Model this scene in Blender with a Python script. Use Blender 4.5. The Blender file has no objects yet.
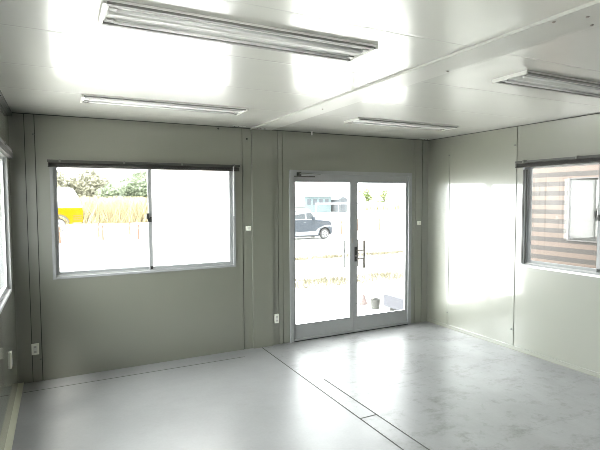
import bpy, bmesh, math, random
from mathutils import Vector, Matrix
random.seed(7)
C = bpy.context.scene.collection
W, D, H = 4.713, 5.45, 2.4          # room width (x), depth (towards -y), height
GZ = -0.55                          # outside ground level

# ------------------------------------------------------------------ materials
def new_mat(name):
    m = bpy.data.materials.new(name); m.use_nodes = True
    nt = m.node_tree
    return m, nt, nt.nodes['Principled BSDF']

def pmat(name, col, rough=0.5, metal=0.0, spec=0.5, coat=0.0, coat_rough=0.1, coat_ior=1.5, ior=1.5, noise=0.0, nscale=20.0, bump=0.0, bscale=60.0, sc=(1, 1, 1), emit=0.0):
    m, nt, b = new_mat(name)
    b.inputs['Roughness'].default_value = rough
    b.inputs['Metallic'].default_value = metal; b.inputs['IOR'].default_value = ior
    b.inputs['Specular IOR Level'].default_value = spec
    b.inputs['Coat Weight'].default_value = coat
    b.inputs['Coat Roughness'].default_value = coat_rough; b.inputs['Coat IOR'].default_value = coat_ior
    b.inputs['Base Color'].default_value = (*col, 1)
    tc = nt.nodes.new('ShaderNodeTexCoord')
    mp = nt.nodes.new('ShaderNodeMapping'); mp.inputs['Scale'].default_value = sc
    nt.links.new(tc.outputs['Object'], mp.inputs['Vector'])
    if noise > 0:
        n = nt.nodes.new('ShaderNodeTexNoise'); n.inputs['Scale'].default_value = nscale; n.inputs['Detail'].default_value = 5
        nt.links.new(mp.outputs[0], n.inputs['Vector'])
        r = nt.nodes.new('ShaderNodeValToRGB')
        r.color_ramp.elements[0].position = 0.3; r.color_ramp.elements[1].position = 0.7
        r.color_ramp.elements[0].color = (*[c * (1 - noise) for c in col], 1)
        r.color_ramp.elements[1].color = (*[min(1, c * (1 + noise * 0.5)) for c in col], 1)
        nt.links.new(n.outputs['Fac'], r.inputs[0]); nt.links.new(r.outputs[0], b.inputs['Base Color'])
    if bump > 0:
        n2 = nt.nodes.new('ShaderNodeTexNoise'); n2.inputs['Scale'].default_value = bscale; n2.inputs['Detail'].default_value = 3
        nt.links.new(mp.outputs[0], n2.inputs['Vector'])
        bp = nt.nodes.new('ShaderNodeBump'); bp.inputs['Strength'].default_value = bump; bp.inputs['Distance'].default_value = 0.01
        nt.links.new(n2.outputs['Fac'], bp.inputs['Height']); nt.links.new(bp.outputs[0], b.inputs['Normal'])
    return m

M = {}
M['wall'] = pmat('painted_steel_wall', (.148, .150, .117), rough=.38, spec=.5, ior=2.1, coat=1.0, coat_rough=.07, coat_ior=1.6, noise=.03, nscale=2.5, bump=.02, bscale=1.6)
M['joint'] = pmat('painted_joint', (.20, .206, .163), rough=.4, ior=2.0, coat=.4, coat_rough=.15)
M['groove'] = pmat('groove_rubber_and_shade', (.05, .052, .045), rough=.8)  # rubber and dark joints, also the painted shadow line under the ceiling
M['kick'] = pmat('cream_floor_strip', (.42, .42, .33), rough=.45)
M['alu'] = pmat('anodised_aluminium', (.27, .275, .275), rough=.5, metal=.0, spec=.35, noise=.04, nscale=8)
M['alu_light'] = pmat('pale_aluminium', (.36, .36, .35), rough=.4, metal=.2)
M['alu_dark'] = pmat('dark_track', (.05, .05, .045), rough=.5)
M['steel'] = pmat('brushed_steel', (.30, .27, .25), rough=.3, metal=.9)
M['black'] = pmat('black_metal', (.02, .02, .018), rough=.45)
M['blind'] = pmat('dark_brown_blind', (.018, .015, .012), rough=.5)
M['headrail'] = pmat('grey_headrail', (.06, .06, .055), rough=.45, metal=.2)
M['bracket'] = pmat('steel_bracket', (.16, .16, .15), rough=.35, metal=.5)
M['wand'] = pmat('clear_plastic_wand', (.55, .56, .55), rough=.25)
M['white'] = pmat('white_enamel', (.62, .62, .59), rough=.35, coat=.4, coat_rough=.15)
M['enamel'] = pmat('lamp_enamel', (.72, .72, .70), rough=.4)
M['lampshade'] = pmat('lamp_side', (.50, .50, .48), rough=.5)
M['lamprail'] = pmat('lamp_rail', (.20, .20, .19), rough=.5)
M['tube'] = pmat('fluorescent_tube', (.62, .62, .62), rough=.15)
M['socket'] = pmat('lamp_socket', (.30, .30, .29), rough=.5)
M['cover'] = pmat('ceiling_joint_cover', (.42, .42, .39), rough=.5, coat=.4, coat_rough=.25)
M['plate'] = pmat('outlet_plate', (.72, .72, .64), rough=.4)
M['slot'] = pmat('outlet_slot', (.40, .40, .36), rough=.6)

# ceiling: glossy steel deck with pressed joints every 0.67 m
def ceiling_mat():
    m, nt, b = new_mat('white_steel_ceiling')
    b.inputs['Base Color'].default_value = (.44, .44, .405, 1)
    b.inputs['Roughness'].default_value = .4
    b.inputs['Coat Weight'].default_value = .95; b.inputs['Coat Roughness'].default_value = .18; b.inputs['Coat IOR'].default_value = 1.5
    tc = nt.nodes.new('ShaderNodeTexCoord')
    sx = nt.nodes.new('ShaderNodeSeparateXYZ'); nt.links.new(tc.outputs['Object'], sx.inputs[0])
    a = nt.nodes.new('ShaderNodeMath'); a.operation = 'MULTIPLY_ADD'; a.inputs[1].default_value = 1 / .67; a.inputs[2].default_value = 20 + .38 / .67
    nt.links.new(sx.outputs['Y'], a.inputs[0])
    f = nt.nodes.new('ShaderNodeMath'); f.operation = 'PINGPONG'; f.inputs[1].default_value = .5
    nt.links.new(a.outputs[0], f.inputs[0])
    r = nt.nodes.new('ShaderNodeMapRange'); r.inputs['From Min'].default_value = 0; r.inputs['From Max'].default_value = .018; r.interpolation_type = 'SMOOTHSTEP'
    nt.links.new(f.outputs[0], r.inputs['Value'])
    mp = nt.nodes.new('ShaderNodeMapping'); mp.inputs['Scale'].default_value = (.8, 2.2, 1); nt.links.new(tc.outputs['Object'], mp.inputs['Vector'])
    n = nt.nodes.new('ShaderNodeTexNoise'); n.inputs['Scale'].default_value = 1.6; n.inputs['Detail'].default_value = 1.5; nt.links.new(mp.outputs[0], n.inputs['Vector'])
    ad = nt.nodes.new('ShaderNodeMath'); ad.operation = 'MULTIPLY_ADD'; ad.inputs[1].default_value = 2.0
    nt.links.new(n.outputs['Fac'], ad.inputs[0]); nt.links.new(r.outputs[0], ad.inputs[2])
    bp = nt.nodes.new('ShaderNodeBump'); bp.inputs['Strength'].default_value = .35; bp.inputs['Distance'].default_value = .004
    nt.links.new(ad.outputs[0], bp.inputs['Height'])
    nt.links.new(bp.outputs[0], b.inputs['Normal']); nt.links.new(bp.outputs[0], b.inputs['Coat Normal'])
    return m
M['ceiling'] = ceiling_mat()

def floor_mat():
    m, nt, b = new_mat('grey_vinyl_floor')
    L = nt.links.new
    tc = nt.nodes.new('ShaderNodeTexCoord')
    def noise(scale, det=6, sc=(1, 1, 1), rough=.6, rot=0):
        mp = nt.nodes.new('ShaderNodeMapping'); mp.inputs['Scale'].default_value = sc; mp.inputs['Rotation'].default_value = (0, 0, rot)
        L(tc.outputs['Object'], mp.inputs['Vector'])
        n = nt.nodes.new('ShaderNodeTexNoise'); n.inputs['Scale'].default_value = scale; n.inputs['Detail'].default_value = det; n.inputs['Roughness'].default_value = rough
        L(mp.outputs[0], n.inputs['Vector']); return n.outputs['Fac']
    def ramp(v, p0, p1, c0, c1):
        r = nt.nodes.new('ShaderNodeValToRGB'); e = r.color_ramp.elements
        e[0].position = p0; e[1].position = p1; e[0].color = (*c0, 1); e[1].color = (*c1, 1); L(v, r.inputs[0]); return r.outputs[0]
    def mul(a, c):
        x = nt.nodes.new('ShaderNodeMix'); x.data_type = 'RGBA'; x.blend_type = 'MULTIPLY'; x.inputs[0].default_value = 1
        L(a, x.inputs[6]); L(c, x.inputs[7]); return x.outputs[2]
    base = ramp(noise(1.3, 4), .3, .7, (.185, .187, .189), (.23, .232, .234))
    fine = ramp(noise(45, 3), .3, .7, (.94, .94, .94), (1, 1, 1))
    scuff = ramp(noise(2.4, 9, (1, 1.7, 1), .74, .5), .34, .47, (.62, .61, .59), (1, 1, 1))
    scuff2 = ramp(noise(7, 6, (1, 1, 1), .7), .32, .45, (.66, .65, .63), (1, 1, 1))
    swirl = ramp(noise(.9, 8, (1.6, 1, 1), .65, -.7), .36, .56, (.82, .82, .81), (1, 1, 1))
    sx = nt.nodes.new('ShaderNodeSeparateXYZ'); L(tc.outputs['Object'], sx.inputs[0])
    mk = nt.nodes.new('ShaderNodeMapRange'); mk.interpolation_type = 'SMOOTHSTEP'
    mk.inputs['From Min'].default_value = 2.25; mk.inputs['From Max'].default_value = 2.36; mk.inputs['To Min'].default_value = .12; mk.inputs['To Max'].default_value = 1.0
    L(sx.outputs['X'], mk.inputs['Value'])          # the right module's floor is the walked-on, scuffed one
    dirt = mul(mul(scuff, scuff2), swirl)
    dm = nt.nodes.new('ShaderNodeMix'); dm.data_type = 'RGBA'; L(mk.outputs[0], dm.inputs[0]); dm.inputs[6].default_value = (1, 1, 1, 1); L(dirt, dm.inputs[7])
    col = mul(mul(base, fine), dm.outputs[2])
    L(col, b.inputs['Base Color'])
    rr = nt.nodes.new('ShaderNodeMapRange'); rr.inputs['To Min'].default_value = .42; rr.inputs['To Max'].default_value = .28
    L(noise(2.2, 6), rr.inputs['Value']); L(rr.outputs[0], b.inputs['Roughness'])
    b.inputs['Specular IOR Level'].default_value = .5; b.inputs['IOR'].default_value = 1.55
    bp = nt.nodes.new('ShaderNodeBump'); bp.inputs['Strength'].default_value = .06; bp.inputs['Distance'].default_value = .01
    L(noise(5, 5), bp.inputs['Height']); L(bp.outputs[0], b.inputs['Normal'])
    return m
M['floor'] = floor_mat()

def glass_mat(name, haze=0.0, tint=(1, 1, 1)):
    m = bpy.data.materials.new(name); m.use_nodes = True; nt = m.node_tree; nt.nodes.clear(); L = nt.links.new
    out = nt.nodes.new('ShaderNodeOutputMaterial')
    tr = nt.nodes.new('ShaderNodeBsdfTransparent'); tr.inputs[0].default_value = (.93 * tint[0], .95 * tint[1], .94 * tint[2], 1)
    gl = nt.nodes.new('ShaderNodeBsdfGlossy'); gl.inputs['Roughness'].default_value = .01
    fr = nt.nodes.new('ShaderNodeFresnel'); fr.inputs[0].default_value = 1.5
    ge = nt.nodes.new('ShaderNodeNewGeometry'); mr = nt.nodes.new('ShaderNodeMapRange')
    mr.inputs['To Min'].default_value = 1.5; mr.inputs['To Max'].default_value = 1 / 1.5      # same reflectance on both faces of the pane
    L(ge.outputs['Backfacing'], mr.inputs['Value']); L(mr.outputs[0], fr.inputs[0])
    mx = nt.nodes.new('ShaderNodeMixShader'); L(fr.outputs[0], mx.inputs[0])
    src = tr.outputs[0]
    if haze > 0:
        tl = nt.nodes.new('ShaderNodeBsdfTranslucent'); tl.inputs[0].default_value = (.9, .9, .9, 1)
        m2 = nt.nodes.new('ShaderNodeMixShader'); m2.inputs[0].default_value = haze
        L(tr.outputs[0], m2.inputs[1]); L(tl.outputs[0], m2.inputs[2]); src = m2.outputs[0]
    L(src, mx.inputs[1]); L(gl.outputs[0], mx.inputs[2]); L(mx.outputs[0], out.inputs[0])
    return m
M['glass'] = glass_mat('clear_glass')
M['frosted'] = glass_mat('hazy_glass', .72)

# ------------------------------------------------------------------ mesh builder
class MB:
    def __init__(s): s.bm = bmesh.new()
    def box(s, x0, x1, y0, y1, z0, z1):
        v = [s.bm.verts.new(p) for p in ((x0, y0, z0), (x1, y0, z0), (x1, y1, z0), (x0, y1, z0), (x0, y0, z1), (x1, y0, z1), (x1, y1, z1), (x0, y1, z1))]
        for f in ((3, 2, 1, 0), (4, 5, 6, 7), (0, 1, 5, 4), (1, 2, 6, 5), (2, 3, 7, 6), (3, 0, 4, 7)): s.bm.faces.new([v[i] for i in f])
        return s
    def tube(s, a, b, r0, r1=None, n=12, caps=True):
        a, b = Vector(a), Vector(b); r1 = r0 if r1 is None else r1
        d = (b - a).normalized(); u = d.orthogonal().normalized(); w = d.cross(u)
        A = [s.bm.verts.new(a + (u * math.cos(t) + w * math.sin(t)) * r0) for t in [2 * math.pi * i / n for i in range(n)]]
        B = [s.bm.verts.new(b + (u * math.cos(t) + w * math.sin(t)) * r1) for t in [2 * math.pi * i / n for i in range(n)]]
        for i in range(n): s.bm.faces.new((A[i], A[(i + 1) % n], B[(i + 1) % n], B[i]))
        if caps: s.bm.faces.new(A[::-1]); s.bm.faces.new(B)
        return s
    def prism(s, pts, y0, y1, inset=None):
        """xz outline pushed along y; inset: per point shift of both sides towards the middle"""
        k = inset or [0] * len(pts)
        A = [s.bm.verts.new((p[0], y0 + k[i], p[1])) for i, p in enumerate(pts)]
        B = [s.bm.verts.new((p[0], y1 - k[i], p[1])) for i, p in enumerate(pts)]
        n = len(pts)
        for i in range(n): s.bm.faces.new((A[i], A[(i + 1) % n], B[(i + 1) % n], B[i]))
        s.bm.faces.new(A[::-1]); s.bm.faces.new(B)
        return s
    def prism_x(s, pts, x0, x1):
        A = [s.bm.verts.new((x0, p[0], p[1])) for p in pts]; B = [s.bm.verts.new((x1, p[0], p[1])) for p in pts]
        n = len(pts)
        for i in range(n): s.bm.faces.new((A[i], A[(i + 1) % n], B[(i + 1) % n], B[i]))
        s.bm.faces.new(A[::-1]); s.bm.faces.new(B)
        return s
    def lathe(s, prof, n=20, axis='Z', o=(0, 0, 0)):
        rings = []
        for r, h in prof:
            ring = []
            for i in range(n):
                t = 2 * math.pi * i / n
                p = (r * math.cos(t), r * math.sin(t), h) if axis == 'Z' else (r * math.cos(t), h, r * math.sin(t))
                ring.append(s.bm.verts.new(Vector(p) + Vector(o)))
            rings.append(ring)
        for a, b in zip(rings, rings[1:]):
            for i in range(n): s.bm.faces.new((a[i], a[(i + 1) % n], b[(i + 1) % n], b[i]))
        s.bm.faces.new(rings[0][::-1]); s.bm.faces.new(rings[-1])
        return s
    def quad(s, *p):
        s.bm.faces.new([s.bm.verts.new(q) for q in p]); return s
    def build(s, name, mat, parent=None, bevel=0.0, smooth=False):
        if bevel > 0:
            bmesh.ops.bevel(s.bm, geom=[e for e in s.bm.edges if len(e.link_faces) == 2 and e.calc_face_angle(0) > .5], offset=bevel, segments=2, profile=.6, affect='EDGES', clamp_overlap=True)
        bmesh.ops.recalc_face_normals(s.bm, faces=s.bm.faces)
        me = bpy.data.meshes.new(name); s.bm.to_mesh(me); s.bm.free()
        if smooth:
            for p in me.polygons: p.use_smooth = True
        o = bpy.data.objects.new(name, me); me.materials.append(mat); C.objects.link(o)
        if parent: o.parent = parent
        return o

def tag(o, label=None, cat=None, group=None, kind=None):
    if label: o['label'] = label
    if cat: o['category'] = cat
    if group: o['group'] = group
    if kind: o['kind'] = kind
    return o
def empty(name, loc=(0, 0, 0), rz=0, label=None, cat=None, group=None, kind=None):
    o = bpy.data.objects.new(name, None); C.objects.link(o); o.location = loc; o.rotation_euler = (0, 0, rz); o.empty_display_size = .1
    return tag(o, label, cat, group, kind)
def copy_tree(o, parent=None, top=True):
    c = o.copy(); C.objects.link(c); c.parent = parent
    for ch in [q for q in C.objects if q.parent == o]: copy_tree(ch, c)
    return c

# ------------------------------------------------------------------ room shell
T = .08
def strip_wall(name, mat, length, strips, holes, place, parent=None):
    """strips: (u0,u1,front offset towards the room); holes: (u0,u1,z0,z1). place maps (u, depth, z) boxes."""
    mb = MB()
    for (u0, u1, off) in strips:
        cuts = sorted({u0, u1, *[h[i] for h in holes for i in (0, 1) if u0 < h[i] < u1]})
        for a, b in zip(cuts, cuts[1:]):
            m = (a + b) / 2; zs = [(0, H)]
            for h in holes:
                if h[0] < m < h[1]: zs = [(z0, z1) for z0, z1 in [(0, h[2]), (h[3], H)] if z1 - z0 > 1e-4]
            for z0, z1 in zs: mb.box(*place(a, b, off, z0, z1))
    o = mb.build(name, mat); tag(o, kind='structure'); return o

G = -.012
backs = [(0, .112, 0), (.112, .118, G), (.118, .190, .004), (.190, .198, G), (.198, .212, .003), (.212, 2.112, 0), (2.112, 2.127, .003), (2.127, 2.135, G),
         (2.135, 2.235, 0), (2.235, 2.470, .022), (2.470, 2.476, G), (2.476, 2.545, 0), (2.545, 2.551, G), (2.551, 2.600, .004), (2.600, 2.606, G), (2.606, 4.462, 0),
         (4.462, 4.500, .004), (4.500, 4.508, G), (4.508, 4.612, 0), (4.612, 4.620, G), (4.620, W, .004)]
WIN = (.302, 2.045, .919, 1.985); DOOR = (2.686, 4.430, 0, 1.965)
strip_wall('wall_back', M['wall'], W, backs, [WIN, DOOR], lambda a, b, off, z0, z1: (a, b, -off, T, z0, z1))
RWIN = (-3.03, -1.447, .93, 2.0)
rights = [(-D, -3.30, 0), (-3.30, -3.294, G), (-3.294, -1.362, 0), (-1.362, -1.318, .006), (-1.318, -.390, 0), (-.390, -.376, .006), (-.376, 0, 0)]
strip_wall('wall_right', M['wall'], D, rights, [RWIN], lambda a, b, off, z0, z1: (W - off, W + T, a, b, z0, z1))
LWIN = (-2.20, -.45, .919, 2.0); LWIN_ADDED = (-4.95, -3.15, .919, 2.0)  # the second opening is added, out of view, to light the right wall
lefts = [(-D, -2.30, 0), (-2.30, -2.294, G), (-2.294, -.387, 0), (-.387, -.381, G), (-.381, 0, 0)]
strip_wall('wall_left', M['wall'], D, lefts, [LWIN, LWIN_ADDED], lambda a, b, off, z0, z1: (-T, off, a, b, z0, z1))
tag(MB().box(-T, W + T, -D - T, -D, 0, H).build('wall_front', pmat('bounce_cutting_dark', (.10, .10, .09), rough=.7)), kind='structure')  # wall behind the camera, coloured dark to cut bounce light on the back wall
tag(MB().box(-T, W + T, -D - T, T, H, H + .1).build('ceiling', M['ceiling']), kind='structure')
tag(MB().box(-T, W + T, -D - T, T, -.12, 0).build('floor', M['floor']), kind='structure')
# dark rubber gaskets laid in the wall grooves
g = MB()
for x in (.112, .190, 2.127, 2.470, 2.600, 4.500, 4.612): g.box(x + .0005, x + .0065, .006, .0118, 0.001, H - .001)
tag(g.build('trim_1', M['groove']), kind='structure')
# ceiling joint covers along the seam of the two modules
mb = MB().box(2.232, 2.462, -3.47, -.002, H - .010, H - .0005).box(2.225, 2.234, -3.47, -.002, H - .014, H - .0005)
c1 = mb.build('trim_2', M['cover'], bevel=.001); tag(c1, kind='structure')
c2 = MB().box(2.222, 2.470, -D + .01, -3.47, H - .016, H - .0005).build('trim_3', M['cover'], bevel=.001); tag(c2, kind='structure')
for par, pts in ((c1, [(2.262, -.12), (2.30, -.12), (2.345, -.12), (2.35, -1.35), (2.43, -2.7)]), (c2, [(2.25, -3.5), (2.32, -3.6), (2.43, -3.55), (2.25, -4.2)])):
    for (x, y) in pts:
        MB().lathe([(.005, -.003), (.008, 0), (.008, .004)], 10, 'Z', (x, y, H - .014 if par is c1 else H - .018)).build('screw', M['steel'], par)
# dark strips at ceiling edges: gutter on the left, thin lines elsewhere
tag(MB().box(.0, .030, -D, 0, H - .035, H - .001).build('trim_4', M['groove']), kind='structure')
tag(MB().box(.03, W - .012, -.012, -.0235 + .0235 - .0005, H - .007, H - .001).build('shadow_line', M['groove']), kind='structure')  # shadow line along the top of the back wall, put in as a dark strip
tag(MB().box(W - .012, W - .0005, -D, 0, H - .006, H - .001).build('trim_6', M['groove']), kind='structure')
# floor edge trims
tag(MB().box(.0005, .042, -D, -.005, .0005, .014).build('baseboard_left', M['kick'], bevel=.002), kind='structure')
tag(MB().box(W - .010, W - .0005, -D, -.01, .0005, .045).build('baseboard_right', M['wall'], bevel=.002), kind='structure')
# floor seams: thin dark joint lines and the plank between the modules
g = MB()
g.box(2.323, 2.332, -D, -.03, .0002, .0016).box(2.473, 2.482, -3.4, -1.15, .0002, .0016).box(2.331, 2.474, -1.955, -1.945, .0002, .0016)
g.box(2.331, 2.474, -3.2, -3.195, .0002, .0016)
g.box(.052, 2.05, -.232, -.227, .0002, .0016)
tag(g.build('trim_7', M['groove']), kind='structure')
g = MB(); g.box(2.60, 4.68, -1.545, -1.5425, .0002, .0006).box(3.0, 4.3, -2.655, -2.652, .0002, .0006).box(2.45, 3.4, -.285, -.282, .0002, .0006)
tag(g.build('trim_8', pmat('grey_sheet_joint', (.22, .22, .22), rough=.6)), kind='structure')

# ------------------------------------------------------------------ windows
def sliding_window(name, w, z0, z1, T0=.08, right_mat='glass', dark_left=False, latch=True):
    """local: x along the wall (0..w) seen from inside, y>0 outwards, inside face at y=0"""
    e = empty(name, kind='structure'); h = z1 - z0; f = .026
    A = M['alu']
    fr = MB().box(0, w, -.014, .075, 0, f * .8).box(0, w, -.014, .075, h - f, h).box(0, f, -.014, .075, f * .8, h - f).box(w - f, w, -.014, .075, f * .8, h - f)
    fr.build('window_frame', A, e, bevel=.002)
    ft = MB().box(f, w - f, .018, .022, f * .8, f * .8 + .012).box(f, w - f, .048, .052, f * .8, f * .8 + .012)
    ft.build('track', M['alu_light'], e)
    m = w / 2
    def sash(x0, x1, y, gm, nm, l=None, stl=.034, str_=.034):
        lo, hi = f * .8 - .002, h - f + .002; b = .038
        s = MB().box(x0, x1, y, y + .022, lo, lo + b).box(x0, x1, y, y + .022, hi - .026, hi).box(x0, x0 + stl, y, y + .022, lo + b, hi - .026).box(x1 - str_, x1, y, y + .022, lo + b, hi - .026)
        so = s.build('sash', A, e, bevel=.0015)
        MB().box(x0 + stl, x1 - str_, y + .009, y + .013, lo + b, hi - .026).build('pane', M[gm], so)
        return so
    s1 = sash(f - .002, m + .020, .042, 'glass', 'l')
    s2 = sash(m - .020, w - f + .002, .012, right_mat, 'r')
    if right_mat == 'frosted': s2['label'] = 'hazy bright sash on the right'
    if latch:
        la = MB().tube((m - .002, .012, h * .51), (m - .002, -.006, h * .51), .009)
        la.box(m - .044, m - .022, -.012, .000, h * .495, h * .55).box(m - .030, m + .004, -.012, .000, h * .47, h * .505)
        la.build('latch', M['black'], s2, bevel=.001)
        MB().box(m - .012, m + .012, .004, .012, f * .8 + .012, f * .8 + .04).build('stopper', M['black'], s2)
    return e, h
def blind(label, w, nbrk, wand_x, group='raised slatted blinds above the windows'):
    """local: x along the wall, y<0 into the room, z=0 underside"""
    e = empty('window_blind', label=label, cat='blind', group=None)
    MB().box(0, w, -.050, -.022, .030, .052).build('headrail', M['headrail'], e, bevel=.003)
    s = MB()
    for k in range(7): s.box(.006, w - .006, -.052, -.020, -.004 + k * .0046, -.0015 + k * .0046)
    s.build('slat_stack', M['blind'], e)
    MB().box(.004, w - .004, -.051, -.021, -.014, -.006).build('bottom_rail', M['blind'], e, bevel=.002)
    for k in range(nbrk):
        x = .10 + (w - .16) * k / (nbrk - 1)
        MB().box(x - .008, x + .008, -.054, -.0005, .052, .058).box(x - .008, x + .008, -.056, -.0515, .030, .058).build('bracket', M['bracket'], e, bevel=.001)
    if wand_x is not None:
        MB().tube((wand_x, -.058, .034), (wand_x, -.058, -.47), .0045, n=10).tube((wand_x, -.058, -.47), (wand_x, -.058, -.485), .007, n=10).build('wand', M['wand'], e)
    return e
win1, h1 = sliding_window('window_1', WIN[1] - WIN[0], WIN[2], WIN[3], right_mat='frosted'); win1.location = (WIN[0], 0, WIN[2])
b = blind('raised dark slatted blind above the window facing the parked yellow truck', 1.80, 4, 1.727); b.location = (.285, 0, 1.948)
win2, _ = sliding_window('window_2', RWIN[1] - RWIN[0], RWIN[2], RWIN[3]); win2.location = (W, RWIN[1], RWIN[2]); win2.rotation_euler = (0, 0, -math.pi / 2)
MB().box(-.01, RWIN[1] - RWIN[0] + .01, -.030, -.0145, -.010, .012).build('window_sill', M['white'], win2, bevel=.002)
MB().box(.004, .020, -.020, -.0145, .03, 1.005).box(.027, .036, .004, .0115, .03, 1.005).build('screen_track', M['alu_dark'], win2)
b = blind('raised dark slatted blind above the right wall window with the striped view', 1.86, 4, None); b.location = (W, -1.375, 1.972); b.rotation_euler = (0, 0, -math.pi / 2)
win3, _ = sliding_window('window_3', LWIN[1] - LWIN[0], LWIN[2], LWIN[3]); win3.location = (0, LWIN[0], LWIN[2]); win3.rotation_euler = (0, 0, math.pi / 2)
win_added, _ = sliding_window('added_window', LWIN_ADDED[1] - LWIN_ADDED[0], LWIN_ADDED[2], LWIN_ADDED[3]); win_added.location = (0, LWIN_ADDED[0], LWIN_ADDED[2]); win_added.rotation_euler = (0, 0, math.pi / 2)  # unseen extra window, added to brighten the right wall
b = blind('blind at the left edge of the photo, on the left wall', 1.86, 4, None); b.location = (0, -2.255, 1.985); b.rotation_euler = (0, 0, math.pi / 2)

# ------------------------------------------------------------------ double glass door
dr = empty('door_1', (DOOR[0], 0, 0), kind='structure'); dw = DOOR[1] - DOOR[0]; dh = DOOR[3]; f = .045
MB().box(0, f, -.018, .075, .0005, dh).box(dw - f, dw, -.018, .075, .0005, dh).box(f, dw - f, -.018, .075, dh - f, dh).build('door_frame', M['alu'], dr, bevel=.002)
MB().box(f, dw - f, -.020, .075, .0005, .028).build('threshold', M['alu'], dr, bevel=.003)
MB().box(f, dw - f, -.024, -.0205, .0005, .012).build('threshold_seal', M['black'], dr)
cx = dw / 2
for k, (x0, x1) in enumerate(((f - .002, cx - .0015), (cx + .0015, dw - f + .002))):
    sl = .034; si = .052
    a, b_ = (sl, si) if k == 0 else (si, sl)
    lf = MB().box(x0, x0 + a, .006, .040, .026, dh - f + .002).box(x1 - b_, x1, .006, .040, .026, dh - f + .002)
    lf.box(x0 + a, x1 - b_, .006, .040, .026, .190).box(x0 + a, x1 - b_, .006, .040, dh - f - .086, dh - f + .002)
    lo = lf.build('door_leaf', M['alu'], dr, bevel=.002)
    MB().box(x0 + a, x1 - b_, .020, .025, .190, dh - f - .086).build('pane', M['glass'], lo)
    gk = MB().box(x0 + a, x1 - b_, .0045, .006, .184, .190).build('gasket', M['black'], lo)
    if k == 1:   # pull bar inside and outside
        px = x0 + .108; lx = x0 + .024
        for side, yy in ((1, -.045), (-1, .09)):
            hb = MB().tube((px, yy, .795), (px, yy, 1.135), .017, n=14)
            for z in (.915, 1.01): hb.tube((px, yy, z), (lx + .01, yy, z), .010, n=10).tube((lx + .012, yy, z), (lx + .012, .006 if side > 0 else .040, z), .0065, n=10)
            hb.build('pull_handle', M['steel'], lo, smooth=False)
        MB().box(lx - .016, lx + .016, -.004, .006, .875, 1.055).build('lock_plate', M['black'], lo, bevel=.002)
        MB().lathe([(.011, -.012), (.012, -.004)], 14, 'Y', (lx, 0, .945)).build('lock_cylinder', M['steel'], lo)
    else:
        MB().box(x1 - .032, x1 - .012, .001, .006, 1.10, 1.16).build('flush_bolt', M['steel'], lo, bevel=.001)
        px = x1 - .090; yy = .085
        hb = MB().tube((px, yy, .795), (px, yy, 1.135), .017, n=14)
        for z in (.915, 1.01): hb.tube((px, yy, z), (x1 - .02, yy, z), .0055, n=10).tube((x1 - .02, yy, z), (x1 - .02, .040, z), .0065, n=10)
        hb.build('pull_handle', M['alu_light'], lo)
cl = empty('door_closer', (DOOR[0] + .085, -.019, dh - .048), label='grey hydraulic door closer at the top left of the glass double door', cat='door closer')
MB().box(.0, .045, -.030, .0, -.016, .022).build('mount', M['black'], cl, bevel=.003)
MB().box(.045, .235, -.034, -.001, -.014, .018).build('body', M['alu'], cl, bevel=.004)
MB().tube((.02, -.038, .006), (.17, -.048, .006), .006, n=8).tube((.17, -.048, .006), (.30, -.012, .004), .005, n=8).build('arm', M['bracket'], cl)
MB().box(-.03, .235, -.006, -.0005, -.030, -.016).build('back_plate', M['alu_dark'], cl)

# ------------------------------------------------------------------ outlets and small wall fittings
def outlet(label, loc, rz=0, w=.070, h=.116, t=.026, name='wall_outlet', cat='outlet'):
    e = empty(name, loc, rz, label, cat)
    MB().box(-w / 2, w / 2, -t, -.0005, -h / 2, h / 2).build('cover_plate', M['plate'], e, bevel=.004)
    MB().box(-w * .28, w * .28, -t - .003, -t - .0005, -h * .34, h * .34).build('insert', M['white'], e, bevel=.001)
    for dz in (-.022, .022):
        MB().box(-.009, .009, -t - .004, -t - .0032, dz - .008, dz + .008).build('socket_opening', M['slot'], e)
    return e
outlet('pale wall outlet low on the dark corner post left of the window', (.142, -.004, .305), w=.058, h=.095)
outlet('pale wall outlet on the narrow post left of the glass door', (2.512, 0, .300), w=.052, h=.100)
outlet('outlet on the left wall close to the back corner', (0, -.64, .42), math.pi / 2, w=.068, h=.12, t=.010)
def small_box(label, x, z):
    e = empty('wall_switch', (x, 0, z), 0, label, 'switch')
    MB().box(-.024, .024, -.020, -.0005, -.024, .024).build('cover_plate', M['plate'], e, bevel=.003)
    MB().box(-.010, .010, -.024, -.0205, -.012, .012).build('button', M['white'], e, bevel=.001)
small_box('small square white box on the post between window and glass door', 2.190, 1.325)
small_box('small square white box on the post right of the glass door', 4.562, 1.320)
def clip(label, loc, rz=0, m='bracket'):
    o = MB().lathe([(.004, -.010), (.010, -.006), (.010, -.0008)], 12, 'Y').build('wall_screw', M[m]); o.location = loc; o.rotation_euler = (0, 0, rz)
    return tag(o, label, 'screw')
clip('small screw cap near the top of the left corner post groove', (.183, -.004, 2.22))
clip('small screw cap near the foot of the left corner post groove', (.183, -.004, .205))
clip('dark screw high on the post just right of the window', (2.185, 0, 2.285), m='black')
clip('dark screw near the ceiling above the window', (1.87, 0, 2.375), m='black')
clip('screw near the top of the right wall joint close to the corner', (W - .006, -.383, 2.17), -math.pi / 2)
clip('screw low on the right wall joint close to the corner', (W - .006, -.383, .20), -math.pi / 2)
clip('screw near the top of the wide right wall joint beside the blind', (W - .006, -1.34, 2.20), -math.pi / 2)
clip('screw low on the wide right wall joint', (W - .006, -1.34, .22), -math.pi / 2)
hk = empty('ceiling_hook', (2.93, -.09, H), label='tiny white hook on the ceiling edge above the glass door', cat='hook')
MB().tube((0, 0, -.0005), (0, 0, -.045), .006, .009, n=10).build('stem', M['white'], hk)
MB().lathe([(.014, -.004), (.016, -.0005)], 12).build('base', M['white'], hk)
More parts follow.
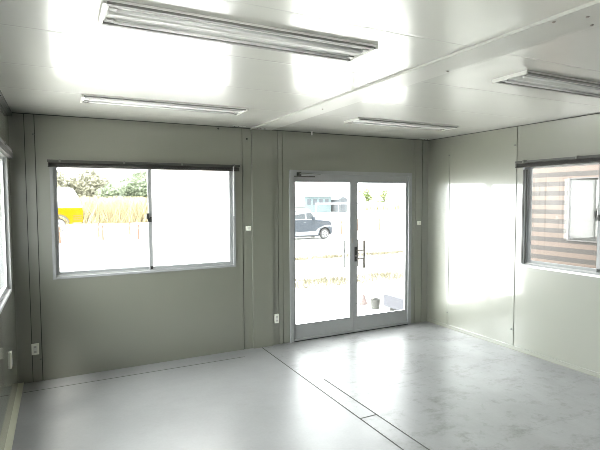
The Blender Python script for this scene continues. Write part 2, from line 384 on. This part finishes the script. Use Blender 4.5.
for lab, x in (('row of tiny screws in the ceiling beside the middle post', 2.06), ('row of tiny screws in the ceiling at the far right corner', 4.56)):
    e = empty('screw_plate', (x, -.10, H), label=lab, cat='screw plate')
    MB().box(-.07, .07, -.025, .025, -.004, -.0005).build('plate', M['white'], e, bevel=.001)
    for k in (-1, 0, 1): MB().lathe([(.004, -.008), (.007, -.0045)], 8, 'Z', (k * .045, 0, 0)).build('screw', M['black'], e)

# ------------------------------------------------------------------ ceiling lights
def ceiling_light():
    e = empty('ceiling_light'); L, w, h = 1.24, .25, .020
    MB().box(0, L, -w / 2, w / 2, -.010, -.0005).build('housing', M['enamel'], e, bevel=.001)
    for s in (-1, 1):
        y0, y1 = sorted((s * w / 2, s * (w / 2 - .022)))
        MB().box(.004, L - .004, y0, y1, -h, -.010).build('side_rail', M['lamprail'], e, bevel=.001)
    MB().prism_x([(-.028, -.0102), (.028, -.0102), (.012, -h + .004), (-.012, -h + .004)], .016, L - .016).build('centre_reflector', M['lampshade'], e)
    for s in (-1, 1):
        MB().tube((.045, s * .066, -.0185), (L - .045, s * .066, -.0185), .0075, n=14).build('fluorescent_tube', M['tube'], e, smooth=True)
        for x0, x1 in ((.014, .045), (L - .045, L - .014)):
            MB().box(x0, x1, s * .066 - .015, s * .066 + .015, -h + .002, -.0102).build('socket', M['socket'], e, bevel=.002)
    for x0, x1 in ((-.012, .003), (L - .003, L + .012)):
        MB().box(x0, x1, -w / 2 - .001, w / 2 + .001, -h - .001, -.0005).build('end_cap', M['white'], e, bevel=.002)
    return e
proto = ceiling_light()
LT = [(.545, -2.755, 'large twin-tube ceiling light nearest the camera, above the left half of the room'),
      (.545, -.935, 'ceiling light over the wide back window, left of the ceiling joint'),
      (2.895, -.960, 'ceiling light just in front of the glass door'),
      (2.875, -2.770, 'ceiling light cut by the right photo edge, near the right wall window')]
for i, (x, y, lab) in enumerate(LT):
    o = proto if i == 0 else copy_tree(proto)
    o.location = (x, y, H); tag(o, lab, 'ceiling light')

# ------------------------------------------------------------------ outside
M['ground'] = pmat('pale_gravel', (.66, .65, .62), rough=.9, noise=.12, nscale=1.2, bump=.3, bscale=8)
tag(MB().box(-90, 160, -60, 190, GZ - .3, GZ).build('ground', M['ground']), kind='structure')
M['grass'] = pmat('dry_grass', (.10, .09, .06), rough=.9, noise=.3, nscale=3)
M['reed'] = pmat('dry_reeds', (.27, .225, .13), rough=.9, noise=.2, nscale=1.2)
M['leaf'] = pmat('green_leaves', (.115, .14, .085), rough=.7, noise=.5, nscale=1.4)
M['leaf2'] = pmat('olive_leaves', (.145, .14, .095), rough=.7, noise=.5, nscale=1.4)
M['bark'] = pmat('bark', (.05, .038, .025), rough=.9, noise=.3)
def blades(name, n, fx, hmin, hmax, wd, mat, lean=.25):
    mb = MB()
    for _ in range(n):
        x, y = fx(); h = random.uniform(hmin, hmax); a = random.uniform(0, math.pi); dx, dy = math.cos(a) * wd, math.sin(a) * wd
        lx, ly = random.uniform(-lean, lean) * h, random.uniform(-lean, lean) * h
        mb.quad((x - dx, y - dy, 0), (x + dx, y + dy, 0), (x + lx + dx * .3, y + ly + dy * .3, h), (x + lx - dx * .3, y + ly - dy * .3, h))
    return mb.build(name, mat)
def strip(x0, x1, y0, y1):
    def f():
        while True:
            x, y = random.uniform(x0, x1), random.uniform(y0, y1)
            if random.random() < .35 + .65 * math.sin(x * 1.7 + y) ** 2: return x, y
    return f
o = blades('grass_strip', 6500, strip(3.2, 16, 5.3, 6.4), .03, .14, .014, M['grass'], .6); o.location.z = GZ
tag(o, 'patchy strip of dry yellow grass on the gravel nearest the glass door', 'grass', kind='stuff')
o = blades('grass_strip', 6000, strip(6.0, 20, 10.1, 10.7), .03, .12, .018, M['grass'], .6); o.location.z = GZ
tag(o, 'farther thin strip of dry grass across the gravel yard', 'grass', kind='stuff')
o = blades('reed_bank', 26000, lambda: (random.uniform(-14, 17), random.triangular(41.5, 46.4, 43)), 1.0, 2.5, .03, M['reed'], .6); o.location.z = GZ
tag(o, 'bank of tall dry yellow reeds below the trees, behind the yellow truck', 'reeds', kind='stuff')
o = blades('reed_bank', 2600, lambda: (random.uniform(49.5, 95), random.triangular(64.5, 70, 66)), .5, 1.4, .16, M['reed'], .3); o.location.z = GZ
tag(o, 'low faraway line of pale dry grass seen through the glass door', 'reeds', kind='stuff')

def tree(label, x, y, h, r, mat, seed, leaves=11000, lsz=.16, group=None):
    random.seed(seed)
    e = empty('tree', (x, y, GZ), label=label, cat='tree', group=group)
    t = MB().tube((0, 0, 0), (.05, 0, h * .45), .16, .10, n=9)
    blobs = []
    for k in range(13):
        a = random.uniform(0, 6.28); q = random.uniform(.15, .75) * r; z = random.uniform(.24, .84) * h
        blobs.append((Vector((math.cos(a) * q, math.sin(a) * q, z)), random.uniform(.30, .48) * r))
        t.tube((.05, 0, h * .38), blobs[-1][0], .06, .02, n=6)
    blobs.append((Vector((0, 0, h - .40 * r)), .40 * r))
    t.build('trunk', M['bark'], e)
    mb = MB()
    for _ in range(leaves):
        c, br = random.choice(blobs)
        d = Vector((random.gauss(0, 1), random.gauss(0, 1), random.gauss(0, 1))).normalized()
        p = c + d * br * random.uniform(.55, 1.08)
        u = Vector((random.gauss(0, 1), random.gauss(0, 1), random.gauss(0, 1))).normalized(); w = u.orthogonal().normalized()
        s = lsz * random.uniform(.5, 1.2)
        mb.quad(p - u * s, p - w * s * .5, p + u * s, p + w * s * .5)
    mb.build('foliage', mat, e)
    return e
tree('sparse olive tree standing behind the yellow truck, leftmost', -.9, 52, 5.5, 2.5, M['leaf2'], 1)
tree('rounded olive tree between the truck and the gap of sky', 3.7, 57, 6.0, 2.6, M['leaf2'], 2)
tree('greener bushy tree right of the gap of sky, left window pane', 9.0, 52, 5.5, 2.6, M['leaf'], 3)
tree('low green tree behind the right sash of the back window', 15.2, 53, 5.4, 2.6, M['leaf'], 4)
tree('small green shrub tree filling the gap between two bigger trees', 5.3, 49.3, 3.9, 1.6, M['leaf'], 5, 2600)
tree('tiny bright green tree far off, left one in the right door pane', 56.6, 76, 4.3, 1.5, pmat('lime_leaves', (.085, .11, .03), rough=.8), 6, 500, .3)
tree('tiny bright green tree far off, right one in the right door pane', 60.8, 75.5, 4.2, 1.5, bpy.data.materials['lime_leaves'], 7, 500, .3)
random.seed(11)

# marker posts
M['post'] = pmat('orange_post', (.055, .021, .006), rough=.6)
M['post_band'] = pmat('reflective_band', (.09, .06, .045), rough=.4)
M['post_base'] = pmat('post_foot', (.1, .1, .1), rough=.8)
def marker_post():
    e = empty('marker_post')
    MB().lathe([(.050, 0), (.050, .80), (.045, .84), (.012, .855)], 12).build('post', M['post'], e)
    MB().lathe([(.052, .60), (.052, .68)], 12).build('reflective_band', M['post_band'], e)
    MB().lathe([(.11, 0), (.10, .025), (.05, .05)], 12).build('base', M['post_base'], e)
    return e
pp = marker_post()
POSTS = [(.394, 21.5, 'orange marker post in front of the yellow truck'),
         (2.392, 24.5, 'farther post of the pair just right of the yellow truck'),
         (2.428, 22.26, 'nearer post of the pair just right of the yellow truck'),
         (4.156, 25.15, 'farther post of the pair beside the middle stile of the back window'),
         (4.182, 21.96, 'nearer post of the pair beside the middle stile of the back window'),
         (6.319, 23.9, 'faint post behind the hazy right sash, left one'),
         (6.904, 21.9, 'faint post behind the hazy right sash, right one'),
         (15.6, 19.6, 'brownish post just in front of the blue car'),
         (18.32, 21.9, 'post at the left edge of the right door pane'),
         (19.58, 21.2, 'post in the middle of the right door pane'),
         (21.43, 21.25, 'post at the right edge of the right door pane')]
for i, (x, y, lab) in enumerate(POSTS):
    o = pp if i == 0 else copy_tree(pp)
    o.location = (x, y, GZ); tag(o, lab, 'marker post', 'orange marker posts in the yard')

# traffic cone
cn = empty('traffic_cone', (26.35, 29.3, GZ), label='red traffic cone with a thin pole far off in the yard', cat='traffic cone')
MB().lathe([(.20, .03), (.05, .70)], 16).build('cone', pmat('cone_red', (.45, .05, .05), rough=.5), cn)
MB().box(-.24, .24, -.24, .24, 0, .03).build('base', M['black'], cn)
MB().tube((0, 0, .70), (0, 0, 1.05), .035, n=10).build('pole', bpy.data.materials['cone_red'], cn)

# guard rail
gr = empty('guard_rail', (36, 60, GZ), -.06, label='long low grey guard rail far across the yard', cat='guard rail')
MB().box(0, 60, -.05, .05, 1.25, 1.55).build('rail', pmat('rail_grey', (.10, .10, .11), rough=.6), gr)
for k in range(16): MB().box(k * 4 - .07 + .1, k * 4 + .17, .05, .2, 0, 1.5).build('post', bpy.data.materials['rail_grey'], gr)

# entrance platform beside the door, bucket and small cone-like stone
pf = empty('step_platform', (5.90, 1.3, GZ), label='low pale platform slab on white blocks outside the glass door', cat='platform')
MB().box(0, 1.1, 0, 1.22, .13, .35).build('slab', pmat('lavender_grey_slab', (.024, .024, .031), rough=.8, noise=.1), pf, bevel=.008)
for (x, y) in ((.0, 1.02), (.85, 1.02), (.0, .0), (.85, .0)):
    MB().box(x + .003, x + .24, y + .003, y + .19, 0, .1295).build('block', pmat('speckled_block', (.12, .12, .12), rough=.9, noise=.4, nscale=30), pf, bevel=.006)
bk = empty('bucket', (5.93, 2.83, GZ), label='small dark grey bucket beside the pale platform outside', cat='bucket')
MB().lathe([(.075, 0), (.082, .01), (.098, .18), (.104, .185), (.104, .195), (.092, .195), (.075, .02)], 20).build('body', pmat('grey_plastic', (.020, .020, .018), rough=.7, noise=.2), bk)
MB().tube((-.1, 0, .18), (-.07, -.05, .235), .004, n=6).tube((-.07, -.05, .235), (.07, -.05, .235), .004, n=6).tube((.07, -.05, .235), (.1, 0, .18), .004, n=6).build('handle', M['steel'], bk)
sc = empty('small_cone', (5.97, 3.3, GZ), label='small brownish cone standing on the gravel left of the grey bucket', cat='cone')
MB().lathe([(.085, .015), (.060, .07), (.022, .20), (.012, .205)], 14).build('body', pmat('faded_cone', (.06, .042, .04), rough=.8, noise=.4, nscale=25), sc)
MB().box(-.11, .11, -.10, .10, 0, .015).build('base', bpy.data.materials['faded_cone'], sc)

# ---- wheels
def wheel(parent, x, y, r, wdt, side, tyre, rim):
    w = MB().lathe([(r * .66, -wdt / 2), (r * .93, -wdt / 2), (r, -wdt * .3), (r, wdt * .3), (r * .93, wdt / 2), (r * .66, wdt / 2)], 28, 'Y').build('wheel', tyre, parent, smooth=False)
    w.location = (x, y, r)
    R = MB(); yo = side * wdt / 2
    R.lathe([(r * .65, yo - side * .02), (r * .65, yo + side * .004), (r * .58, yo + side * .004), (r * .56, yo - side * .015)], 24, 'Y')
    R.lathe([(r * .14, yo - side * .02), (r * .14, yo + side * .012), (r * .04, yo + side * .015)], 12, 'Y')
    for k in range(6):
        t = k * math.pi / 3; c, s = math.cos(t), math.sin(t)
        R.tube((c * r * .1, yo, s * r * .1), (c * r * .6, yo, s * r * .6), r * .07, r * .055, n=6)
    R.build('rim', rim, w)
M['tyre'] = pmat('tyre_rubber', (.010, .010, .011), rough=.8)
M['rim'] = pmat('silver_rim', (.25, .25, .26), rough=.5, metal=.2)
M['carblue'] = pmat('slate_blue_paint', (.014, .018, .024), rough=.55, spec=.25)
M['carwhite'] = pmat('white_paint', (.10, .105, .115), rough=.4)
M['carglass'] = pmat('car_window', (.014, .017, .020), rough=.3, spec=.4)
M['silver'] = pmat('silver_cladding', (.07, .075, .085), rough=.5)

# small boxy car, front to the right (+x). origin: front wheel's ground point on the near side
car = empty('car', (13.22, 17.5, GZ), label='small boxy slate-blue car with a white roof parked beyond the glass door', cat='car')
cw = 1.48
low = [(-2.93, .26), (-2.80, .22), (-2.75, .22)] + [(-2.46 + .35 * math.cos(t), .30 + .35 * math.sin(t)) for t in [math.pi - k * math.pi / 8 for k in range(9)]] + \
      [(-2.05, .20), (-.40, .20)] + [(.35 * math.cos(t), .30 + .35 * math.sin(t)) for t in [math.pi - k * math.pi / 8 for k in range(9)]] + \
      [(.38, .24), (.44, .30), (.46, .62), (.40, .90), (.25, .99), (-.45, 1.06), (-2.92, 1.06), (-2.97, .80)]
MB().prism(low, 0, cw).build('body', M['carblue'], car, bevel=.015)
gh = [(-2.90, 1.061), (-2.82, 1.56), (-2.70, 1.66), (-1.05, 1.68), (-.88, 1.63), (-.48, 1.061)]
ins = [.02, .12, .16, .16, .13, .03]
MB().prism(gh, 0, cw, ins).build('cabin', M['carwhite'], car, bevel=.01)
for s in (0, 1):
    def P(x, z, off=-.006):
        k = .02 + (z - 1.06) / .6 * .13
        y = k + off; return (x, y if s == 0 else cw - y, z)
    for (a, b_, c, d) in (((-2.72, 1.12), (-1.95, 1.12), (-1.98, 1.52), (-2.66, 1.52)), ((-1.85, 1.12), (-1.18, 1.12), (-1.20, 1.54), (-1.85, 1.54)), ((-1.10, 1.12), (-.60, 1.12), (-.90, 1.54), (-1.10, 1.54))):
        q = [P(*t) for t in (a, b_, c, d)]; q2 = [P(t[0], t[1], .012) for t in (a, b_, c, d)]
        m_ = MB(); bm = m_.bm; A = [bm.verts.new(v) for v in q]; B = [bm.verts.new(v) for v in q2]
        bm.faces.new(A); bm.faces.new(B[::-1])
        for i in range(4): bm.faces.new((A[i], A[(i + 1) % 4], B[(i + 1) % 4], B[i]))
        m_.build('side_window', M['carglass'], car)
    yy = -.004 if s == 0 else cw - .010
    MB().prism([(-2.08, .24), (-.45, .24), (-.37, .42), (-.30, .62), (.30, .68), (.36, .62), (.42, .66), (.40, .74), (-.05, .74), (-.42, .60), (-.55, .46), (-2.0, .42)], yy, yy + .014).build('side_cladding', M['silver'], car)
    MB().tube((-2.55, .17 if s == 0 else cw - .17, 1.72), (-1.15, .17 if s == 0 else cw - .17, 1.73), .02, n=8).build('roof_rail', M['black'], car)
    for x in (-1.15, -1.92): MB().box(x - .12, x, yy, yy + .014, .93, .96).build('door_handle', M['silver'], car)
    ym = -.12 if s == 0 else cw + .0
    MB().box(-.78, -.66, ym, ym + .12, 1.06, 1.20).build('wing_mirror', M['carblue'], car, bevel=.015)
    yl = .10 if s == 0 else cw - .34
    MB().lathe([(.11, 0), (.12, .06)], 16, 'Y', (0, 0, 0)).build('head_lamp', M['carwhite'], car).matrix_local = Matrix.Translation((.47, yl + .12, .78)) @ Matrix.Rotation(math.pi / 2, 4, 'Z')
    for x in (-2.46, 0): wheel(car, x, .10 if s == 0 else cw - .10, .285, .17, -1 if s == 0 else 1, M['tyre'], M['rim'])
MB().prism([(-.475, 1.10), (-.86, 1.585), (-.845, 1.60), (-.455, 1.105)], .10, cw - .10, [0, .06, .06, 0]).build('windscreen', M['carglass'], car)
MB().box(-2.5, -.3, .1, cw - .1, .15, .24).build('underbody', M['black'], car)

# truck / minibus, front to the right. origin: front wheel ground point, near side
tk = empty('truck', (.37, 31.35, GZ), label='yellow and white truck at the left edge of the back window', cat='truck')
M['yellow'] = pmat('yellow_paint', (.12, .070, .0004), rough=.9, spec=.05)
M['truckwhite'] = pmat('truck_white', (.33, .34, .37), rough=.5)
tw = 2.1
yl = [(-4.6, .62), (-.62, .62)] + [(.60 * math.cos(t), .50 + .58 * math.sin(t)) for t in [math.pi - .2 - k * (math.pi - .4) / 8 for k in range(9)]] + [(.66, .50), (1.42, .50), (1.50, .75), (1.52, 1.40), (1.46, 1.63), (-4.6, 1.63)]
MB().prism(yl, 0, tw).build('lower_body', M['yellow'], tk, bevel=.02)
MB().prism([(-4.6, 1.631), (1.43, 1.631), (1.24, 2.35), (.95, 2.92), (.72, 3.02), (-4.6, 3.04)], 0, tw, [.0, .0, .03, .06, .1, .1]).build('upper_body', M['truckwhite'], tk, bevel=.02)
for s in (0, 1):
    y0 = -.008 if s == 0 else tw - .04
    MB().prism([(.35, 1.72), (1.25, 1.72), (1.08, 2.32), (.35, 2.45)], y0, y0 + .05).build('side_window', pmat('pale_window', (.16, .17, .19), rough=.3), tk)
    MB().prism([(.2, 1.90), (1.15, 1.68), (1.15, 1.73), (.2, 1.96)], y0 - .006, y0 - .001).build('window_trim', M['silver'], tk)
    A = [(.60 * math.cos(t), .50 + .58 * math.sin(t)) for t in [math.pi - .1 - k * (math.pi - .3) / 10 for k in range(11)]]
    B = [(.70 * math.cos(t), .50 + .70 * math.sin(t)) for t in [math.pi - .1 - k * (math.pi - .3) / 10 for k in range(11)]]
    MB().prism(A + B[::-1], y0 - .012, y0 + .05).build('wheel_arch', M['black'], tk)
    for z in (.78, .92, 1.06): MB().box(.90, 1.44, y0, y0 + .05, z, z + .045).build('lamp_bar', pmat('amber', (.09, .025, .005), rough=.4), tk)
    MB().box(.85, 1.42, y0 - .004, y0 + .05, .54, .62).build('bumper_trim', M['silver'], tk)
    for x in (-3.3, 0): wheel(tk, x, .16 if s == 0 else tw - .16, .43, .24, -1 if s == 0 else 1, pmat('dusty_tyre', (.07, .07, .075), rough=.8), M['rim'])
MB().prism([(1.42, 1.72), (1.26, 2.33), (.99, 2.84), (1.01, 2.85), (1.29, 2.34), (1.45, 1.72)], .12, tw - .12).build('windscreen', bpy.data.materials['pale_window'], tk)
MB().box(1.50, 1.59, .05, tw - .05, .50, .72).build('front_bumper', M['silver'], tk, bevel=.01)

# neighbouring cabin with banded siding, seen through the right wall window
def siding():
    m, nt, b = new_mat('banded_siding'); L = nt.links.new
    tc = nt.nodes.new('ShaderNodeTexCoord'); s = nt.nodes.new('ShaderNodeSeparateXYZ'); L(tc.outputs['Object'], s.inputs[0])
    a = nt.nodes.new('ShaderNodeMath'); a.operation = 'MULTIPLY_ADD'; a.inputs[1].default_value = 1 / .1235; a.inputs[2].default_value = 50 - (.837 - .0309) / .1235
    L(s.outputs['Z'], a.inputs[0])
    f = nt.nodes.new('ShaderNodeMath'); f.operation = 'FRACT'; L(a.outputs[0], f.inputs[0])
    r = nt.nodes.new('ShaderNodeValToRGB'); e = r.color_ramp.elements
    e[0].position = 0; e[0].color = (.030, .025, .022, 1); e[1].position = .50; e[1].color = (.085, .060, .048, 1)
    e2 = e.new(.46); e2.color = (.030, .025, .022, 1); e3 = e.new(.96); e3.color = (.085, .060, .048, 1); e4 = e.new(.999); e4.color = (.030, .025, .022, 1)
    L(f.outputs[0], r.inputs[0])
    n = nt.nodes.new('ShaderNodeTexNoise'); n.inputs['Scale'].default_value = 30; L(tc.outputs['Object'], n.inputs['Vector'])
    mx = nt.nodes.new('ShaderNodeMix'); mx.data_type = 'RGBA'; mx.blend_type = 'MULTIPLY'; mx.inputs[0].default_value = .2
    L(r.outputs[0], mx.inputs[6]); L(n.outputs['Fac'], mx.inputs[7]); L(mx.outputs[2], b.inputs['Base Color'])
    b.inputs['Roughness'].default_value = .7
    return m
nb = empty('neighbouring_cabin', (0, 0, 0), label='neighbouring building with brown and pink striped siding outside the right window', cat='building')
NX = 6.25
def nwall(mb):
    y0, y1, z0, z1 = -1.30, -.93, 1.10, 1.88
    mb.box(NX, NX + .1, -9, y0, GZ, 2.6).box(NX, NX + .1, y1, -.22, GZ, 2.6).box(NX, NX + .1, y0, y1, GZ, z0).box(NX, NX + .1, y0, y1, z1, 2.6)
    mb.box(NX + .1, NX + 3.4, -.32, -.22, GZ, 2.6).box(NX + 3.4, NX + 3.5, -9, -.22, GZ, 2.6).box(NX + .1, NX + 3.4, -9, -8.9, GZ, 2.6)
mb = MB(); nwall(mb); mb.build('wall', siding(), nb)
MB().box(NX - .1, NX + 3.6, -9.1, -.12, 2.601, 2.72).build('roof', pmat('grey_roof', (.2, .2, .2), rough=.6), nb)
nw = MB().box(NX - .012, NX + .05, -1.315, -1.30, 1.085, 1.895).box(NX - .012, NX + .05, -.93, -.915, 1.085, 1.895).box(NX - .012, NX + .05, -1.30, -.93, 1.085, 1.10).box(NX - .012, NX + .05, -1.30, -.93, 1.88, 1.895).build('window', pmat('muted_frame', (.065, .06, .058), rough=.6), nb)
MB().box(NX + .02, NX + .03, -1.30, -.93, 1.10, 1.88).build('pane', pmat('white_lined_pane', (.055, .055, .052), rough=.08, spec=.4, noise=.25, nscale=6, sc=(1, .3, 3)), nw)

# far pale building behind the car
fb = empty('far_building', (35.2, 62, GZ), label='pale blue low building far behind the blue car', cat='building')
M['fb'] = pmat('pale_blue_wall', (.055, .075, .080), rough=.8); M['fbd'] = pmat('far_window', (.022, .027, .033), rough=.5)
MB().box(0, 4.8, 0, 5, 0, 2.5).build('wall', M['fb'], fb)
MB().prism([(-.2, 2.501), (5.0, 2.501), (4.5, 3.1), (.3, 3.1)], -.3, 5.3).build('roof', pmat('far_roof', (.09, .105, .11), rough=.8), fb)
for k in range(4): MB().box(.4 + k * 1.08, 1.05 + k * 1.08, -.05, -.001, 1.2, 2.1).build('window', M['fbd'], fb)
fs = empty('far_shed', (40.6, 60.5, GZ), label='small dark shed right of the pale far building', cat='shed')
MB().box(0, 1.5, 0, 3, 0, 2.0).build('wall', pmat('shed_wall', (.045, .05, .055), rough=.8), fs)
MB().prism([(-.15, 2.001), (1.65, 2.001), (.75, 2.55)], -.1, 3.1).build('roof', M['fbd'], fs)
MB().box(.4, 1.0, -.05, -.001, 0, 1.8).build('door', M['fbd'], fs)

# ------------------------------------------------------------------ light: overcast sky, portals at the openings
wd = bpy.data.worlds.new('sky'); bpy.context.scene.world = wd; wd.use_nodes = True
nt = wd.node_tree; bg = nt.nodes['Background']
tc = nt.nodes.new('ShaderNodeTexCoord'); sp = nt.nodes.new('ShaderNodeSeparateXYZ'); nt.links.new(tc.outputs['Generated'], sp.inputs[0])
cr = nt.nodes.new('ShaderNodeValToRGB'); cr.color_ramp.elements[0].position = 0; cr.color_ramp.elements[0].color = (.93, .95, .97, 1)
cr.color_ramp.elements[1].position = .9; cr.color_ramp.elements[1].color = (1, 1, 1, 1)
nt.links.new(sp.outputs['Z'], cr.inputs[0]); nt.links.new(cr.outputs[0], bg.inputs['Color'])
# thin overcast, brighter on the side where the hidden sun stands (left of the cabin)
gx = nt.nodes.new('ShaderNodeMapRange'); gx.interpolation_type = 'SMOOTHSTEP'
gx.inputs['From Min'].default_value = -.95; gx.inputs['From Max'].default_value = .1; gx.inputs['To Min'].default_value = 2.9; gx.inputs['To Max'].default_value = 1.0
nt.links.new(sp.outputs['X'], gx.inputs['Value']); nt.links.new(gx.outputs[0], bg.inputs['Strength'])
sl = bpy.data.lights.new('hazy_sun', 'SUN'); sl.energy = 1.2; sl.angle = math.radians(12); sl.color = (1, .96, .90)
so = bpy.data.objects.new('hazy_sun', sl); C.objects.link(so); so.location = (0, -20, 30); so.rotation_euler = (math.radians(22), math.radians(-14), 0)
def portal(name, loc, rot, sx, sy):
    l = bpy.data.lights.new(name, 'AREA'); l.shape = 'RECTANGLE'; l.size = sx; l.size_y = sy; l.cycles.is_portal = True
    o = bpy.data.objects.new(name, l); C.objects.link(o); o.location = loc; o.rotation_euler = rot
portal('daylight_window', ((WIN[0] + WIN[1]) / 2, T + .03, (WIN[2] + WIN[3]) / 2), (-math.pi / 2, 0, 0), WIN[1] - WIN[0], WIN[3] - WIN[2])
portal('daylight_door', ((DOOR[0] + DOOR[1]) / 2, T + .03, DOOR[3] / 2), (-math.pi / 2, 0, 0), DOOR[1] - DOOR[0], DOOR[3])
portal('daylight_right', (W + T + .03, (RWIN[0] + RWIN[1]) / 2, (RWIN[2] + RWIN[3]) / 2), (0, math.pi / 2, 0), RWIN[3] - RWIN[2], RWIN[1] - RWIN[0])
portal('daylight_left', (-T - .03, (LWIN[0] + LWIN[1]) / 2, (LWIN[2] + LWIN[3]) / 2), (0, -math.pi / 2, 0), LWIN[3] - LWIN[2], LWIN[1] - LWIN[0])
portal('daylight_added_window', (-T - .03, (LWIN_ADDED[0] + LWIN_ADDED[1]) / 2, (LWIN_ADDED[2] + LWIN_ADDED[3]) / 2), (0, -math.pi / 2, 0), LWIN_ADDED[3] - LWIN_ADDED[2], LWIN_ADDED[1] - LWIN_ADDED[0])  # portal of the added left window

# ------------------------------------------------------------------ camera
cd = bpy.data.cameras.new('camera'); cam = bpy.data.objects.new('camera', cd); C.objects.link(cam)
F = Vector((0.4519633, 0.89031974, -0.05531665)); R = Vector((0.89156856, -0.45286522, -0.00431306)); U = Vector((0.02889098, 0.04736924, 0.99845955))
m = Matrix((( R.x, U.x, -F.x, .36088), (R.y, U.y, -F.y, -4.84532), (R.z, U.z, -F.z, 1.6435), (0, 0, 0, 1)))
cam.matrix_world = m
cd.sensor_width = 36; cd.lens = 36 * 476.11 / 600; cd.clip_start = .02; cd.clip_end = 500
S = bpy.context.scene; S.camera = cam
S.view_settings.view_transform = 'Standard'; S.view_settings.look = 'None'; S.view_settings.gamma = 1; S.view_settings.exposure = 3.52
cy = S.cycles
cy.use_denoising = True; cy.pixel_filter_type = 'BLACKMAN_HARRIS'; cy.filter_width = .8
try: cy.denoiser = 'OPENIMAGEDENOISE'
except Exception: pass
cy.max_bounces = 14; cy.diffuse_bounces = 8; cy.glossy_bounces = 6; cy.transparent_max_bounces = 12; cy.sample_clamp_indirect = 6; cy.caustics_reflective = True
